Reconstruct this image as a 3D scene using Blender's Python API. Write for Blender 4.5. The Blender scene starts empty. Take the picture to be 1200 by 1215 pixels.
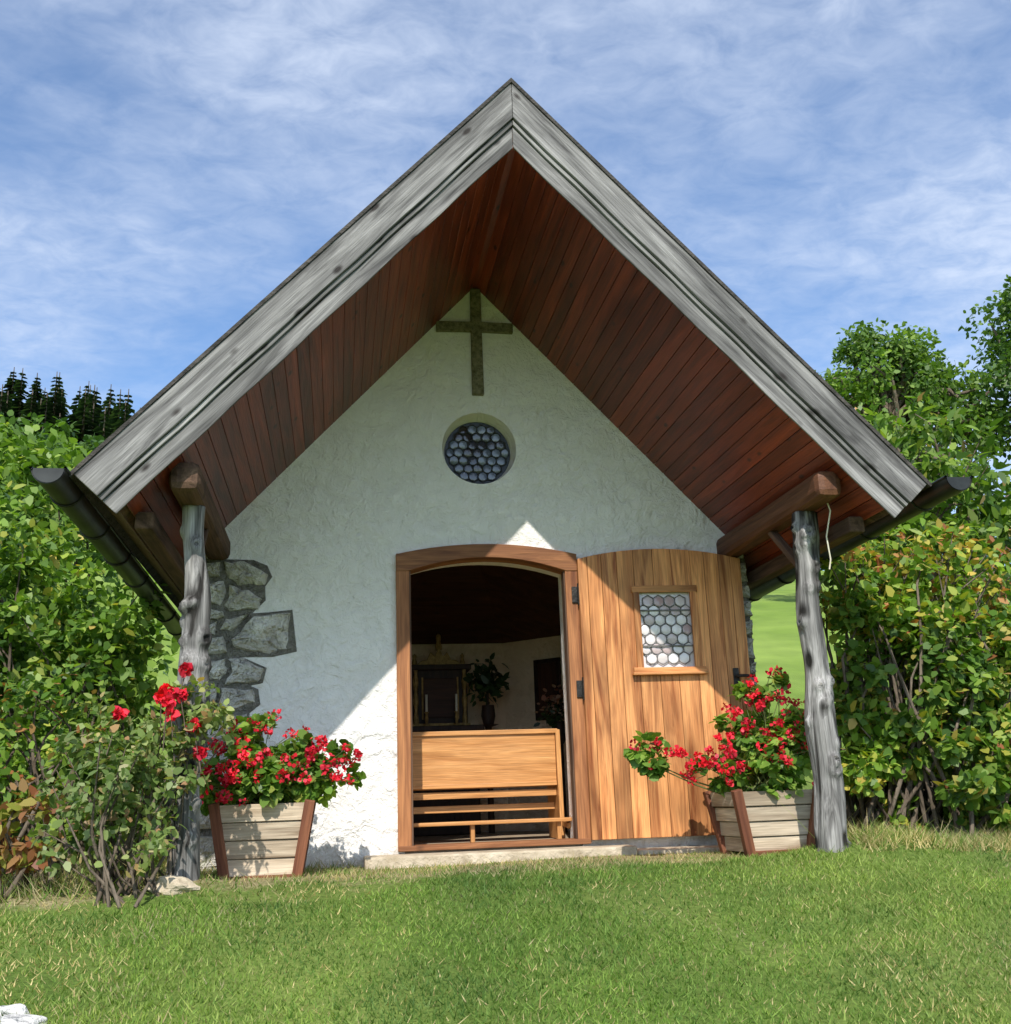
import bpy, bmesh, math, numpy as np
from mathutils import Vector, Matrix
R = math.radians
rng = np.random.default_rng(7)
scene = bpy.context.scene
COL = scene.collection

# ------------------------------------------------------------------ materials
def newmat(name):
    m = bpy.data.materials.new(name); m.use_nodes = True
    nt = m.node_tree; nt.nodes.clear()
    out = nt.nodes.new("ShaderNodeOutputMaterial")
    return m, nt, out
def N(nt, t, **kw):
    n = nt.nodes.new(t)
    for k, v in kw.items():
        if k.startswith("i_"): n.inputs[k[2:].replace("_", " ")].default_value = v
        else: setattr(n, k, v)
    return n
def L(nt, a, b): nt.links.new(a, b)
def ramp(nt, stops, fac=None, interp='LINEAR'):
    r = nt.nodes.new("ShaderNodeValToRGB"); cr = r.color_ramp; cr.interpolation = interp
    while len(cr.elements) < len(stops): cr.elements.new(0.5)
    for e, (p, c) in zip(cr.elements, stops):
        e.position = p; e.color = (*c, 1) if len(c) == 3 else c
    if fac is not None: L(nt, fac, r.inputs[0])
    return r
def mixc(nt, fac, a, b, mode='MIX'):
    m = nt.nodes.new("ShaderNodeMix"); m.data_type = 'RGBA'; m.blend_type = mode
    for s, v in ((0, fac), (6, a), (7, b)):
        if hasattr(v, "is_linked"): L(nt, v, m.inputs[s])
        else: m.inputs[s].default_value = v if s == 0 else ((*v, 1) if len(v) == 3 else v)
    return m.outputs[2]
def noise(nt, vec, scale, detail=5, rough=.55, dist=0):
    n = N(nt, "ShaderNodeTexNoise", i_Scale=scale, i_Detail=detail, i_Roughness=rough, i_Distortion=dist)
    if vec is not None: L(nt, vec, n.inputs["Vector"])
    return n.outputs["Fac"]
def bump(nt, h, strength, dist=.01, prev=None):
    b = N(nt, "ShaderNodeBump", i_Strength=strength, i_Distance=dist); L(nt, h, b.inputs["Height"])
    if prev is not None: L(nt, prev, b.inputs["Normal"])
    return b.outputs[0]
def objvec(nt, scale=(1, 1, 1), rnd=True):
    tc = N(nt, "ShaderNodeTexCoord"); mp = N(nt, "ShaderNodeMapping"); mp.inputs["Scale"].default_value = scale
    v = tc.outputs["Object"]
    if rnd:
        oi = N(nt, "ShaderNodeObjectInfo"); mu = N(nt, "ShaderNodeMath", operation='MULTIPLY'); mu.inputs[1].default_value = 37
        L(nt, oi.outputs["Random"], mu.inputs[0])
        va = N(nt, "ShaderNodeVectorMath", operation='ADD'); L(nt, v, va.inputs[0]); L(nt, mu.outputs[0], va.inputs[1]); v = va.outputs[0]
    L(nt, v, mp.inputs["Vector"]); return mp.outputs[0]

def wood(name, dark, light, knot, axis=0, rough=.6, contrast=(.3, .7), var=.35, knots=.5, spec=.3, bstr=.4, kscale=1.0, grain=1.0, ksize=.2, streak=.45, kprob=.55, blotch=None):
    m, nt, out = newmat(name)
    def sc(a, b):
        s = [b, b, b]; s[axis] = a; return s
    v1 = objvec(nt, sc(.9*grain, 11*grain)); v2 = objvec(nt, sc(4*grain, 120*grain))
    ks = [5*kscale, 10*kscale, .01] if axis == 0 else [7*kscale, 7*kscale, 4*kscale]
    v3 = objvec(nt, ks)
    vo = N(nt, "ShaderNodeTexVoronoi", i_Scale=1.0); L(nt, v3, vo.inputs["Vector"])
    n1 = noise(nt, v1, 1.0, 4, .6, 1.2); n2 = noise(nt, v2, 1.0, 2, .6)
    r1 = ramp(nt, [(contrast[0], dark), (contrast[1], light)], n1)
    c = mixc(nt, .5, r1.outputs[0], ramp(nt, [(.3, (streak,)*3), (.7, (1.3,)*3)], n2).outputs[0], 'MULTIPLY')
    kf = ramp(nt, [(ksize*.45, (knots,)*3), (ksize, (0,)*3)], vo.outputs["Distance"])
    sel = ramp(nt, [(1-kprob-.01, (0,)*3), (1-kprob, (1,)*3)], vo.outputs["Color"])
    kk = mixc(nt, 1.0, kf.outputs[0], sel.outputs[0], 'MULTIPLY')
    c = mixc(nt, kk, c, knot)
    if blotch:
        nb_ = noise(nt, objvec(nt, sc(1.2, 2.5)), 1.0, 3); c = mixc(nt, 1.0, c, ramp(nt, [(.35, (blotch,)*3), (.62, (1.2,)*3)], nb_).outputs[0], 'MULTIPLY')
    oi = N(nt, "ShaderNodeObjectInfo")
    rv = ramp(nt, [(0, (1-var,)*3), (1, (1+var,)*3)], oi.outputs["Random"])
    c = mixc(nt, 1.0, c, rv.outputs[0], 'MULTIPLY')
    p = N(nt, "ShaderNodeBsdfPrincipled", i_Roughness=rough); p.inputs["Specular IOR Level"].default_value = spec
    L(nt, c, p.inputs["Base Color"])
    b = bump(nt, n2, bstr, .004); b = bump(nt, n1, bstr, .012, b); L(nt, b, p.inputs["Normal"])
    L(nt, p.outputs[0], out.inputs[0]); return m

def simple(name, c1, c2, scale, rough=.7, bs=.3, bd=.01, metal=0, spec=.3, detail=5, stretch=(1, 1, 1)):
    m, nt, out = newmat(name); v = objvec(nt, stretch)
    n = noise(nt, v, scale, detail, .6); r = ramp(nt, [(.3, c1), (.7, c2)], n)
    p = N(nt, "ShaderNodeBsdfPrincipled", i_Roughness=rough, i_Metallic=metal); p.inputs["Specular IOR Level"].default_value = spec
    L(nt, r.outputs[0], p.inputs["Base Color"])
    n2 = noise(nt, v, scale*3, 4); L(nt, bump(nt, n2, bs, bd, bump(nt, n, bs, bd*3)), p.inputs["Normal"])
    L(nt, p.outputs[0], out.inputs[0]); return m

def leafmat(name, stops, trans=.35, rough=.45, spec=.35, clump=1.2):
    m, nt, out = newmat(name)
    g = N(nt, "ShaderNodeNewGeometry")
    r = ramp(nt, stops, g.outputs["Random Per Island"])
    tc = N(nt, "ShaderNodeTexCoord"); n = noise(nt, tc.outputs["Object"], clump, 1)
    c = mixc(nt, 1.0, r.outputs[0], ramp(nt, [(.35, (.7, .75, .8)), (.65, (1.3, 1.25, 1.1))], n).outputs[0], 'MULTIPLY')
    p = N(nt, "ShaderNodeBsdfPrincipled", i_Roughness=rough); p.inputs["Specular IOR Level"].default_value = spec
    L(nt, c, p.inputs["Base Color"])
    t = N(nt, "ShaderNodeBsdfTranslucent"); L(nt, mixc(nt, 1.0, c, (1.3, 1.5, .5), 'MULTIPLY'), t.inputs[0])
    ms = N(nt, "ShaderNodeMixShader"); ms.inputs[0].default_value = trans
    L(nt, p.outputs[0], ms.inputs[1]); L(nt, t.outputs[0], ms.inputs[2]); L(nt, ms.outputs[0], out.inputs[0]); return m

# plaster
def plaster(name, base, dirt):
    m, nt, out = newmat(name); v = objvec(nt, rnd=False)
    n1 = noise(nt, v, 3.0, 4, .6, .5); n2 = noise(nt, v, 14, 5, .65, .8); n3 = noise(nt, v, 90, 2)
    c = ramp(nt, [(.3, dirt), (.55, base)], n1).outputs[0]
    c = mixc(nt, .5, c, ramp(nt, [(.3, (.88,)*3), (.6, (1,)*3)], n2).outputs[0], 'MULTIPLY')
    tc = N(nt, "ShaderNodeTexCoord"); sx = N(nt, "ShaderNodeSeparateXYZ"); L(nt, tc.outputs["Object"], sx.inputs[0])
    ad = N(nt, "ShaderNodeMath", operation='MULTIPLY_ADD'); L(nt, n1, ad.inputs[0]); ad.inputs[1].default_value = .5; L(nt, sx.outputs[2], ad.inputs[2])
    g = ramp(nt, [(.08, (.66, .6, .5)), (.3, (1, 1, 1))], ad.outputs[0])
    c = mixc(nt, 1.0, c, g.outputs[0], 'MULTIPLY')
    p = N(nt, "ShaderNodeBsdfPrincipled", i_Roughness=.9); p.inputs["Specular IOR Level"].default_value = .15
    L(nt, c, p.inputs["Base Color"])
    L(nt, bump(nt, n3, .4, .008, bump(nt, n2, .9, .03, bump(nt, n1, .7, .08))), p.inputs["Normal"])
    L(nt, p.outputs[0], out.inputs[0]); return m

M = {}
M['plaster'] = plaster("white_plaster", (.90, .87, .83), (.84, .81, .77))
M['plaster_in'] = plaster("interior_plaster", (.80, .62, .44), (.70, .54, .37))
M['fascia'] = wood("weathered_grey_wood", (.07, .067, .066), (.31, .30, .29), (.025, .02, .018), contrast=(.32, .62), knots=.95, var=.1, rough=.8, bstr=.8, kscale=.85, ksize=.2, streak=.25, kprob=.6, blotch=.62)
M['soffit'] = wood("red_brown_stained_wood", (.08, .012, .006), (.29, .052, .020), (.022, .006, .004), contrast=(.27, .72), knots=.9, var=.28, rough=.38, spec=.45, kscale=.9, ksize=.19, kprob=.45)
M['beam'] = wood("brown_beam_wood", (.06, .022, .012), (.21, .09, .045), (.03, .015, .01), var=.2, kprob=.3)
M['oldbeam'] = wood("old_beam_wood", (.045, .024, .016), (.17, .10, .065), (.02, .015, .01), var=.2, rough=.85, kprob=.3)
M['door'] = wood("larch_door_wood", (.26, .075, .02), (.68, .31, .115), (.13, .04, .014), contrast=(.32, .60), knots=.75, var=.22, rough=.5, kscale=.7, ksize=.13, kprob=.25, blotch=.62)
M['frame'] = wood("door_frame_wood", (.15, .05, .02), (.46, .20, .08), (.06, .025, .01), knots=.6, var=.15, kprob=.3)
M['pine'] = wood("pew_pine_wood", (.46, .20, .06), (.72, .37, .14), (.2, .08, .03), contrast=(.3, .7), knots=.7, var=.08, rough=.4, ksize=.13, kprob=.2, kscale=.8)
M['slat'] = wood("planter_slat_wood", (.28, .2, .13), (.66, .55, .41), (.12, .09, .06), knots=.6, var=.2, rough=.85, ksize=.15, kprob=.3)
M['slatpost'] = wood("planter_post_wood", (.11, .035, .02), (.28, .11, .055), (.04, .02, .01), var=.15, rough=.7)
M['log'] = wood("grey_log", (.035, .031, .028), (.38, .365, .35), (.012, .01, .008), axis=2, contrast=(.36, .6), knots=.97, var=.05, rough=.85, bstr=1, kscale=1.2, ksize=.4, streak=.15, kprob=.6, blotch=.55)
M['darkwood'] = wood("dark_ceiling_wood", (.035, .014, .008), (.09, .035, .018), (.015, .008, .005), var=.2)
M['altar'] = wood("altar_wood", (.02, .012, .01), (.06, .032, .02), (.01, .008, .006), axis=2)
M['gold'] = simple("dull_gold", (.22, .13, .04), (.5, .33, .12), 30, .5, metal=.3)
M['wax'] = simple("candle_wax", (.7, .62, .48), (.8, .74, .6), 5, .5)
M['tile'] = simple("stone_floor", (.30, .22, .15), (.48, .38, .27), 6, .6, .2)
M['shingle'] = simple("roof_shingle", (.03, .028, .026), (.09, .08, .07), 12, .9, .6, .02)
M['gutter'] = simple("gutter_metal", (.018, .019, .018), (.05, .052, .048), 6, .38, .1, .003, metal=.5, spec=.5)
M['iron'] = simple("dark_iron", (.02, .02, .02), (.06, .055, .05), 20, .5, metal=.6)
M['stone'] = simple("quoin_stone", (.36, .335, .30), (.80, .77, .70), 7, .9, .9, .05)
M['mortar'] = simple("mortar", (.13, .12, .10), (.32, .30, .26), 14, .95, 1, .03)
M['step'] = simple("step_concrete", (.38, .31, .21), (.64, .55, .42), 9, .9, .6, .02)
M['cross'] = simple("lichen_stone", (.10, .09, .05), (.32, .29, .19), 35, .9, .8, .01)
M['rock'] = simple("pale_rock", (.45, .44, .42), (.75, .74, .7), 9, .85, .7, .03)
M['soil'] = simple("soil", (.03, .02, .012), (.09, .06, .035), 20, .95, 1, .02)
M['lead'] = simple("lead_came", (.03, .03, .032), (.09, .09, .095), 30, .5, metal=.4)
M['lead2'] = simple("light_lead_came", (.10, .095, .09), (.24, .23, .22), 30, .5)
M['bark'] = simple("bark", (.07, .05, .035), (.2, .16, .12), 9, .95, .8, .03, stretch=(1, 1, .25), detail=3)
M['stem'] = simple("green_stem", (.08, .1, .03), (.14, .17, .05), 9, .7, .2, detail=2)
M['backing'] = simple("window_dark", (.02, .022, .028), (.05, .055, .07), 4, .3)
def glassmat(name, stops, sp=.8):
    m, nt, out = newmat(name); g = N(nt, "ShaderNodeNewGeometry")
    r = ramp(nt, stops, g.outputs["Random Per Island"])
    p = N(nt, "ShaderNodeBsdfPrincipled", i_Roughness=.12); p.inputs["Specular IOR Level"].default_value = sp
    L(nt, r.outputs[0], p.inputs["Base Color"]); v = objvec(nt); L(nt, bump(nt, noise(nt, v, 40, 2), .25, .01), p.inputs["Normal"])
    L(nt, p.outputs[0], out.inputs[0]); return m
M['glass1'] = glassmat("round_window_glass", [(0, (.02, .012, .012)), (.3, (.05, .055, .08)), (.6, (.10, .12, .18)), (1, (.18, .21, .30))])
M['glass2'] = glassmat("door_window_glass", [(0, (.45, .30, .30)), (.3, (.62, .52, .52)), (.7, (.80, .76, .76)), (1, (.88, .85, .86))])  # pinkish-white reflection painted into the pane base colours

# ------------------------------------------------------------------ mesh helpers
class MB:
    def __init__(s): s.v = []; s.f = []; s.n = 0
    def add(s, verts, faces, mat=0):
        verts = np.asarray(verts, float).reshape(-1, 3); faces = np.asarray(faces, int)
        s.v.append(verts); s.f.append((faces + s.n, mat)); s.n += len(verts)
    def build(s, name, mats, smooth=False, parent=None):
        me = bpy.data.meshes.new(name); V = np.concatenate(s.v)
        li = np.concatenate([f.ravel() for f, m in s.f]); tot = np.concatenate([np.full(len(f), f.shape[1]) for f, m in s.f])
        mi = np.concatenate([np.full(len(f), m) for f, m in s.f]); st = np.concatenate([[0], np.cumsum(tot)[:-1]])
        me.vertices.add(len(V)); me.vertices.foreach_set("co", V.ravel())
        me.loops.add(len(li)); me.loops.foreach_set("vertex_index", li.astype(np.int32))
        me.polygons.add(len(tot)); me.polygons.foreach_set("loop_start", st.astype(np.int32)); me.polygons.foreach_set("loop_total", tot.astype(np.int32))
        for m in mats: me.materials.append(m)
        me.polygons.foreach_set("material_index", mi.astype(np.int32))
        if smooth: me.polygons.foreach_set("use_smooth", np.ones(len(tot), bool))
        me.update(calc_edges=True); me.validate()
        o = bpy.data.objects.new(name, me); COL.objects.link(o)
        if parent: o.parent = parent
        return o
def empty(name, parent=None, loc=(0, 0, 0)):
    o = bpy.data.objects.new(name, None); COL.objects.link(o); o.location = loc
    o.empty_display_size = .2
    if parent: o.parent = parent
    return o
def link(name, me, mat, parent, mw=None, bev=0):
    o = bpy.data.objects.new(name, me); COL.objects.link(o)
    if mat: me.materials.append(mat)
    if parent: o.parent = parent
    if mw is not None: o.matrix_local = mw
    if bev:
        b = o.modifiers.new("bevel", 'BEVEL'); b.width = bev; b.segments = 2; b.limit_method = 'ANGLE'
    return o
def prism(name, poly, y0, y1, mat, parent, bev=0):
    """poly in (x,z), extruded along y"""
    bm = bmesh.new(); a = [bm.verts.new((x, y0, z)) for x, z in poly]; b = [bm.verts.new((x, y1, z)) for x, z in poly]
    bm.faces.new(a); bm.faces.new(b[::-1]); n = len(a)
    for i in range(n): bm.faces.new((a[i], b[i], b[(i+1) % n], a[(i+1) % n]))
    bmesh.ops.recalc_face_normals(bm, faces=bm.faces)
    me = bpy.data.meshes.new(name); bm.to_mesh(me); bm.free()
    return link(name, me, mat, parent, bev=bev)
def vprism(name, poly, z0, z1, mat, parent, bev=0):
    bm = bmesh.new(); a = [bm.verts.new((x, y, z0)) for x, y in poly]; b = [bm.verts.new((x, y, z1)) for x, y in poly]
    bm.faces.new(a); bm.faces.new(b[::-1]); n = len(a)
    for i in range(n): bm.faces.new((a[i], b[i], b[(i+1) % n], a[(i+1) % n]))
    bmesh.ops.recalc_face_normals(bm, faces=bm.faces)
    me = bpy.data.meshes.new(name); bm.to_mesh(me); bm.free()
    return link(name, me, mat, parent, bev=bev)
def plank(name, p0, p1, w, t, mat, parent, up=(0, 0, 1), bev=.004, w1=None):
    """long axis = local X (grain); w along local Y, t along local Z(up)"""
    p0 = Vector(p0); p1 = Vector(p1); X = (p1-p0); l = X.length; X.normalize(); Z = Vector(up); Z = (Z - X*Z.dot(X)).normalized(); Y = Z.cross(X)
    w1 = w if w1 is None else w1
    v = [(sx*l/2, sy*(w if sx < 0 else w1)/2, sz*t/2) for sx in (-1, 1) for sy in (-1, 1) for sz in (-1, 1)]
    f = [(0, 1, 3, 2), (4, 6, 7, 5), (0, 4, 5, 1), (2, 3, 7, 6), (0, 2, 6, 4), (1, 5, 7, 3)]
    me = bpy.data.meshes.new(name); me.from_pydata(v, [], f)
    mw = Matrix((X, Y, Z)).transposed().to_4x4(); mw.translation = (p0+p1)/2
    return link(name, me, mat, parent, mw, bev)
def tube(mb, pts, rad, n=6, mat=0, cap=True):
    pts = [Vector(p) for p in pts]; rings = []
    for i, p in enumerate(pts):
        d = (pts[min(i+1, len(pts)-1)] - pts[max(i-1, 0)]).normalized()
        a = d.orthogonal().normalized() if i == 0 else (pa - d*pa.dot(d)).normalized()
        pa = a; b = d.cross(a)
        rings.append([p + (a*math.cos(2*math.pi*k/n) + b*math.sin(2*math.pi*k/n))*rad[i] for k in range(n)])
    V = [tuple(v) for r in rings for v in r]
    F = [(i*n+k, i*n+(k+1) % n, (i+1)*n+(k+1) % n, (i+1)*n+k) for i in range(len(pts)-1) for k in range(n)]
    mb.add(V, F, mat)
LEAF = np.array([(0, 0), (.3, .5), (.72, .38), (1, 0), (.72, -.38), (.3, -.5)])
def unit(a): return a/np.maximum(np.linalg.norm(a, axis=1, keepdims=True), 1e-9)
def leaves(mb, C, out, size, ratio=.6, mat=0, upb=.6, jit=.9, fold=.12, svar=.35):
    n = len(C)
    if n == 0: return
    l = unit(out*.7 + rng.normal(0, jit, (n, 3)) + np.array([0, 0, -.25]))
    nn = np.array([0, 0, upb]) + out*.6 + rng.normal(0, .5, (n, 3)); nn = nn - l*np.sum(nn*l, 1, keepdims=True); nn = unit(nn)
    w = np.cross(nn, l); s = size*(1 + rng.uniform(-svar, svar, (n, 1)))
    V = np.zeros((n, 6, 3))
    for k, (a, b) in enumerate(LEAF):
        V[:, k] = C + l*s*a + w*s*ratio*b + nn*s*(fold*abs(b) - .12*a*a)
    mb.add(V.reshape(-1, 3), np.arange(n*6).reshape(n, 6), mat)
def clumpcloud(blobs, nclump, nleaf, cr, hollow=.35, zsq=.8):
    B = np.array(blobs, float); vol = B[:, 3]*B[:, 4]*B[:, 5]; vol = vol**.8; idx = rng.choice(len(B), nclump, p=vol/vol.sum())
    d = unit(rng.normal(0, 1, (nclump, 3))); r = rng.uniform(hollow, 1, (nclump, 1))**.6
    CC = B[idx, :3] + d*r*B[idx, 3:6]
    ci = rng.integers(0, nclump, nleaf); dd = unit(rng.normal(0, 1, (nleaf, 3)))
    sz = rng.uniform(.6, 1.3, nclump)[ci][:, None]
    P = CC[ci] + dd*np.array([1, 1, zsq])*cr*sz*rng.uniform(.15, 1, (nleaf, 1))**.5
    o = unit(dd*.6 + unit(P - B[idx, :3][ci]))
    return P, o, CC
def plant(name, base, blobs, nclump, nleaf, cr, leafsize, mats, ratio=.6, trunk=None, tr=.05, nbranch=40, lmat=1, leafmix=None, br=.012, hollow=.35, upb=.6, multi=1, zsq=.8):
    mb = MB(); P, o, CC = clumpcloud(blobs, nclump, nleaf, cr, hollow, zsq)
    keep = P[:, 2] > gz(P[:, 0], P[:, 1]) + .02; P = P[keep]; o = o[keep]
    base = np.array(base, float)
    if trunk:
        tp = [Vector(p) for p in trunk]; tube(mb, tp, list(np.linspace(tr, tr*.4, len(tp))), 9, 0)
    for k in range(min(nbranch, len(CC))):
        e = CC[k]
        if trunk:
            j = rng.uniform(.35, 1)*(len(trunk)-1); i = min(int(j), len(trunk)-2); s = np.array(trunk[i])*(1-(j-i)) + np.array(trunk[i+1])*(j-i)
        else: s = base + np.array([rng.normal(0, .12*multi), rng.normal(0, .12*multi), 0])
        mid = s*.45 + e*.55 + rng.normal(0, .08, 3)*np.linalg.norm(e-s) + (0, 0, .06*np.linalg.norm(e-s))
        q1 = s*.7+mid*.3+rng.normal(0, .02, 3)*np.linalg.norm(e-s)
        tube(mb, [s, q1, mid, (mid+e)/2+rng.normal(0, .03, 3)*np.linalg.norm(e-s), e], [br*1.5, br*1.3, br, br*.7, br*.3], 5, 0)
    if leafmix is None: leaves(mb, P, o, leafsize, ratio, lmat, upb)
    else:
        u = rng.random(len(P)); c = 0
        for mi, fr in leafmix:
            s = (u >= c) & (u < c+fr); c += fr; leaves(mb, P[s], o[s], leafsize, ratio, mi, upb)
    return mb.build(name, mats)

# ------------------------------------------------------------------ terrain
def gz(x, y):
    x = np.asarray(x, float); y = np.asarray(y, float)
    t = np.clip(-1.3-y, 0, 22); z = -.09 - .2*(np.sqrt(t*t+.04)-.2)
    u = np.maximum(0, y-4.5); h = .3*(np.sqrt(u*u+4)-2); z = z + 30*np.tanh(h/30)
    z = z + 10.5*np.exp(-(((x+34)/26)**2 + ((y-80)/24)**2))
    z = z + .012*np.sin(x*2.1+y)*np.cos(y*1.7-x*.6) + np.where(y > 10, .25*np.sin(x*.21+1)*np.sin(y*.17), 0)
    z = z + .06*np.exp(-((x+1.85)**2+(y+1.4)**2)/.06) + .10*np.exp(-((x-2.1)**2/.25+(y+1.35)**2/.08))
    return z
s = np.linspace(-1, 1, 261); gx = np.sinh(s*5.2)/np.sinh(5.2)*320; gy = np.sinh(s*5.2)/np.sinh(5.2)*320 - 1
X, Y = np.meshgrid(gx, gy); Z = gz(X, Y); n = len(s)
i = np.arange(n-1); I, J = np.meshgrid(i, i); q = (J*n+I).ravel()
mb = MB(); mb.add(np.stack([X, Y, Z], -1).reshape(-1, 3), np.stack([q, q+1, q+n+1, q+n], 1))
m, nt, out = newmat("grass_ground")
tc = N(nt, "ShaderNodeTexCoord"); v = tc.outputs["Object"]
n1 = noise(nt, v, .9, 4); n2 = noise(nt, v, 35, 4, .7); n3 = noise(nt, v, .15, 3); n4 = noise(nt, v, 3.5, 4)
c = ramp(nt, [(.3, (.09, .15, .03)), (.7, (.18, .24, .06))], n1).outputs[0]
c = mixc(nt, .7, c, ramp(nt, [(.3, (.45, .5, .4)), (.7, (1.4, 1.35, 1.3))], n2).outputs[0], 'MULTIPLY')
sx = N(nt, "ShaderNodeSeparateXYZ"); L(nt, v, sx.inputs[0])
ad = N(nt, "ShaderNodeMath", operation='MULTIPLY_ADD'); L(nt, n4, ad.inputs[0]); ad.inputs[1].default_value = 1.6; L(nt, sx.outputs[1], ad.inputs[2])
ad2 = N(nt, "ShaderNodeMath", operation='MULTIPLY_ADD'); L(nt, sx.outputs[0], ad2.inputs[0]); ad2.inputs[1].default_value = -.18; L(nt, ad.outputs[0], ad2.inputs[2])
ad3 = N(nt, "ShaderNodeMath", operation='ADD'); L(nt, ad2.outputs[0], ad3.inputs[0]); ad3.inputs[1].default_value = .45
dr = ramp(nt, [(0, (0, 0, 0)), (.3, (1, 1, 1))], ad3.outputs[0])
far = ramp(nt, [(.12, (1, 1, 1)), (.2, (0, 0, 0))], N(nt, "ShaderNodeMath", operation='MULTIPLY').outputs[0])
mu = far.inputs[0].links[0].from_node; L(nt, sx.outputs[1], mu.inputs[0]); mu.inputs[1].default_value = .05
dm = N(nt, "ShaderNodeMath", operation='MULTIPLY'); L(nt, dr.outputs[0], dm.inputs[0]); L(nt, far.outputs[0], dm.inputs[1])
soil = ramp(nt, [(.35, (.21, .17, .08)), (.65, (.42, .37, .21))], n2).outputs[0]
c = mixc(nt, dm.outputs[0], c, soil)
md = N(nt, "ShaderNodeMath", operation='MULTIPLY'); L(nt, sx.outputs[1], md.inputs[0]); md.inputs[1].default_value = .05
mr = ramp(nt, [(.3, (0, 0, 0)), (.6, (1, 1, 1))], md.outputs[0])
mead = ramp(nt, [(.35, (.13, .22, .035)), (.65, (.22, .31, .07))], n3).outputs[0]
mead = mixc(nt, .6, mead, ramp(nt, [(.3, (.7, .72, .7)), (.7, (1.25, 1.2, 1.1))], n1).outputs[0], 'MULTIPLY')
c = mixc(nt, mr.outputs[0], c, mead)
p = N(nt, "ShaderNodeBsdfPrincipled", i_Roughness=.95); p.inputs["Specular IOR Level"].default_value = .1
L(nt, c, p.inputs["Base Color"]); L(nt, bump(nt, n2, .8, .03), p.inputs["Normal"]); L(nt, p.outputs[0], out.inputs[0])
mb.build("ground", [m], smooth=True)

# lawn blades
def vnoise(x, y, f, seed):
    r = np.random.default_rng(seed); a = 0
    for k in range(6):
        th = r.uniform(0, 6.28); ff = f*r.uniform(.5, 1.8); a = a + np.sin((x*math.cos(th)+y*math.sin(th))*ff + r.uniform(0, 6))
    return a/6
nb = 300000
bx = rng.uniform(-4.4, 5.2, nb); by = -4.7 + 5.5*rng.random(nb)**1.2
ok = ~((by > -.03) & (abs(bx) < 2.1)) & ~((by > -.34) & (bx > -.9) & (bx < 1.75))
dry = (by > -1.42 + .38*vnoise(bx, by, 4, 2) + .18*np.clip(bx, -3, 1.2)) & (bx < 2.2) & (bx > -3.0)
ok &= ~(dry & (rng.random(nb) < .68))
spot = (vnoise(bx, by, 4, 21) > .40) | (np.hypot(bx+2.35, (by+2.6)*1.6) < .45) | (np.hypot(bx-3.1, (by+1.5)*1.5) < .35)
ok &= ~(spot & (rng.random(nb) < .5))
bx = bx[ok]; by = by[ok]; dry = dry[ok]; spot = spot[ok]; nb = len(bx); bz = gz(bx, by)
hh = rng.uniform(.014, .034, nb)*(1+.5*vnoise(bx, by, 2.5, 5))
tall = (by > -1.55) & ((bx > 1.95) | (bx < -1.95)); hh = np.where(tall, hh*rng.uniform(1.2, 4.5, nb), hh)
base_t = (by > -.22) & (rng.random(nb) < .5); hh = np.where(base_t, hh*2.2, hh)
tuft = (rng.random(nb) < .012); hh = np.where(tuft, hh*2.2, hh)
an = rng.uniform(0, 6.283, nb); ln = rng.normal(0, .75, (nb, 2))*hh[:, None]
w = rng.uniform(.0022, .005, nb)
V = np.zeros((nb, 3, 3)); V[:, 0] = np.stack([bx-np.cos(an)*w, by-np.sin(an)*w, bz-.004], 1); V[:, 1] = np.stack([bx+np.cos(an)*w, by+np.sin(an)*w, bz-.004], 1)
V[:, 2] = np.stack([bx+ln[:, 0], by+ln[:, 1], bz+hh], 1)
pn = vnoise(bx, by, 1.3, 9)+.5*vnoise(bx, by, 5, 11); strawp = np.clip(.07 + .14*(pn > .3) + .2*spot + .5*(tall & (bx > 0)) + .45*dry, 0, .9)
st = rng.random(nb) < strawp
mb = MB(); F = np.arange(nb*3).reshape(nb, 3); mb.v.append(V.reshape(-1, 3)); mb.n = nb*3
br_ = (vnoise(bx, by, 1.8, 31) + rng.normal(0, .25, nb)) > .12
mb.f.append((F[~st & ~br_], 0)); mb.f.append((F[~st & br_], 2)); mb.f.append((F[st], 1))
gm = leafmat("grass_blade", [(0, (.06, .13, .022)), (.5, (.135, .235, .045)), (1, (.23, .33, .08))], trans=.3, rough=.6, clump=1.5, spec=.2)
gm2 = leafmat("grass_blade_light", [(0, (.12, .2, .035)), (.5, (.21, .30, .065)), (1, (.32, .39, .12))], trans=.3, rough=.6, clump=1.5, spec=.2)
gd = leafmat("dry_grass_blade", [(0, (.30, .25, .11)), (1, (.55, .47, .26))], trans=.25, rough=.7, spec=.15)
mb.build("grass", [gm, gd, gm2])

# ------------------------------------------------------------------ chapel
ch = empty("chapel")
m_ = 1.069; al = math.atan(m_); ca, sa = math.cos(al), math.sin(al)
ZT, ZS = 4.604, 4.19; YF = -1.88
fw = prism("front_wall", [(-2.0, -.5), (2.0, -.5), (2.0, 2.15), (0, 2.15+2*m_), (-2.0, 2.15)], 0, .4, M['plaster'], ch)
def archpoly(x0, x1, z0, zs, rise, n=14):
    P = [(x0, z0), (x1, z0)]
    for k in range(n+1):
        u = 1-2*k/n; P.append(((x0+x1)/2 + u*(x1-x0)/2, zs + rise*(1-u*u)))
    return P
cut1 = prism("cut1", archpoly(-.585, .64, -.03, 1.94, .10), -.3, .8, None, None)
bm = bmesh.new(); bmesh.ops.create_cone(bm, cap_ends=True, segments=64, radius1=.285, radius2=.232, depth=.24, matrix=Matrix.Translation((0, .10, 2.85)) @ Matrix.Rotation(-math.pi/2, 4, 'X'))
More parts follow.
